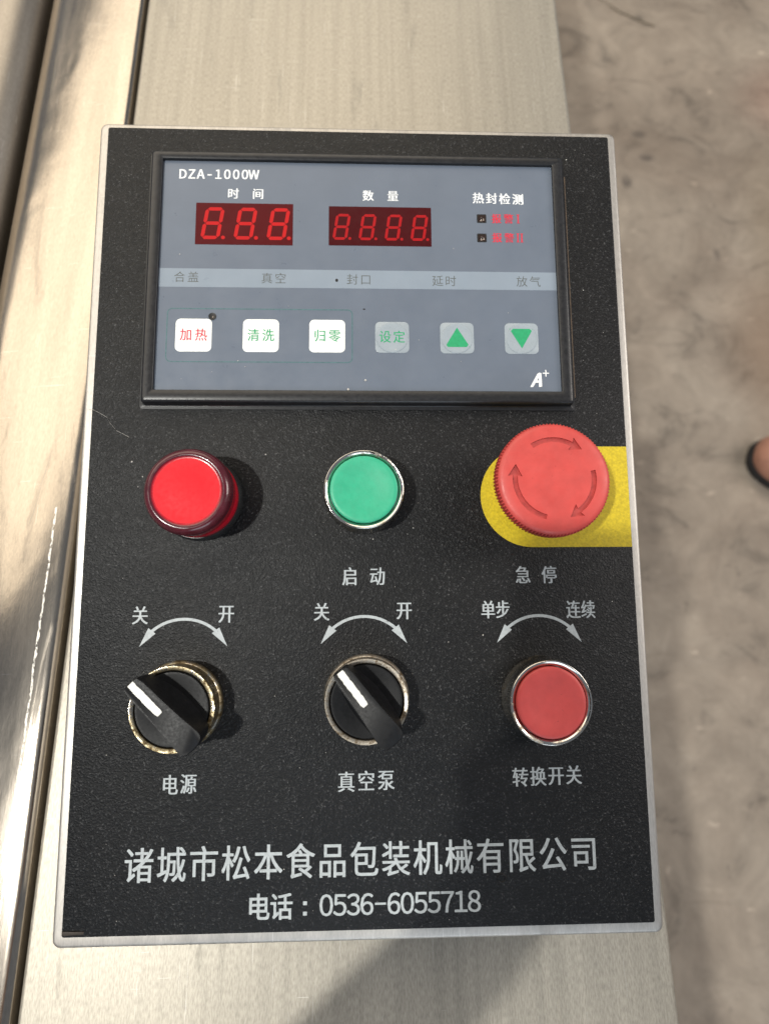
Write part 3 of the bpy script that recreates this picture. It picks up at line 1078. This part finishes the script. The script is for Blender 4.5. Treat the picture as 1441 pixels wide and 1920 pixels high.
def foot_outline(s, z, dx=0.0):
    pts = []
    for i in range(40):
        a = 6.28319 * i / 40
        x = math.cos(a)
        y = math.sin(a)
        wd = 0.068 * (0.86 + 0.16 * x) if x > -0.2 else 0.068 * (0.80 + 0.05 * (x + 1))
        y = math.copysign(abs(y) ** 0.75, y)
        pts.append((-0.055 + dx + (0.145 * x) * s, wd * y * s, z))
    return pts


bm = bmesh.new()
loft(bm, [foot_outline(0.96, 0.0), foot_outline(0.99, 0.006), foot_outline(0.99, 0.018), foot_outline(0.97, 0.022)])
bmesh.ops.recalc_face_normals(bm, faces=bm.faces[:])
obj('sole', bm, 'sole', shoe)
bm = bmesh.new()
loft(bm, [foot_outline(0.955, 0.0222), foot_outline(0.975, 0.034), foot_outline(0.95, 0.050), foot_outline(0.86, 0.064, -0.006), foot_outline(0.68, 0.080, -0.03), foot_outline(0.50, 0.105, -0.062)])
bmesh.ops.recalc_face_normals(bm, faces=bm.faces[:])
obj('upper', bm, 'leather', shoe, 60)

# the phone that takes the picture, just behind its own lens
phone_m = Matrix.Translation(CAM_POS) @ CAM_ROT.to_4x4()
bm = bmesh.new()
slab(bm, rrect(-0.060, -0.138, 0.013, 0.012, 0.010, 5), 0.004, 0.012, 0.002)
phone = obj('smartphone', bm, 'phone', None, 40, phone_m)
tag(phone, 'dark smartphone held above the control box', 'smartphone')

# the arm that holds it
V, E_, RAD = [], [], []


def joint(p, r, frm=None):
    V.append(p)
    RAD.append(r)
    if frm is not None:
        E_.append((frm, len(V) - 1))
    return len(V) - 1


def chain(pts, frm):
    for p, r in pts:
        frm = joint(p, r, frm)
    return frm


# in the phone's own frame: x right, y towards its top, z towards the holder
palm = joint((-0.066, -0.118, 0.026), 0.020)
wrist = chain([((-0.100, -0.152, 0.030), 0.025), ((-0.142, -0.192, 0.030), 0.028), ((-0.235, -0.290, 0.02), 0.037), ((-0.335, -0.41, 0.0), 0.044), ((-0.44, -0.51, 0.02), 0.05)], palm)
for i, (dy, ln) in enumerate(((0.026, 0.034), (0.006, 0.040), (-0.014, 0.038), (-0.033, 0.030))):
    k = joint((-0.068, -0.105 + dy * 0.8, 0.018), 0.010, palm)
    chain([((-0.072, -0.100 + dy, 0.004), 0.0088), ((-0.062, -0.098 + dy, -0.006), 0.0084), ((-0.062 + ln * 0.7, -0.096 + dy, -0.006), 0.0076)], k)
chain([((-0.058, -0.090, 0.030), 0.011), ((-0.050, -0.066, 0.026), 0.0095), ((-0.036, -0.048, 0.021), 0.0085)], palm)
me = bpy.data.meshes.new('person')
me.from_pydata(V, E_, [])
o = bpy.data.objects.new('person', me)
COL.objects.link(o)
md = o.modifiers.new('skin', 'SKIN')
for v, r in zip(me.skin_vertices[0].data, RAD):
    v.radius = (r, r)
me.skin_vertices[0].data[0].use_root = True
o.modifiers.new('sub', 'SUBSURF').render_levels = 2
bpy.context.view_layer.update()
me2 = bpy.data.meshes.new_from_object(o.evaluated_get(bpy.context.evaluated_depsgraph_get()))
o.modifiers.clear()
o.data = me2
me2.name = 'person'
me2.materials.clear()
me2.materials.append(M['skin'].m)
for p in me2.polygons:
    p.use_smooth = True
o.matrix_basis = phone_m
tag(o, 'arm and hand of a person holding the dark smartphone over the box', 'person')
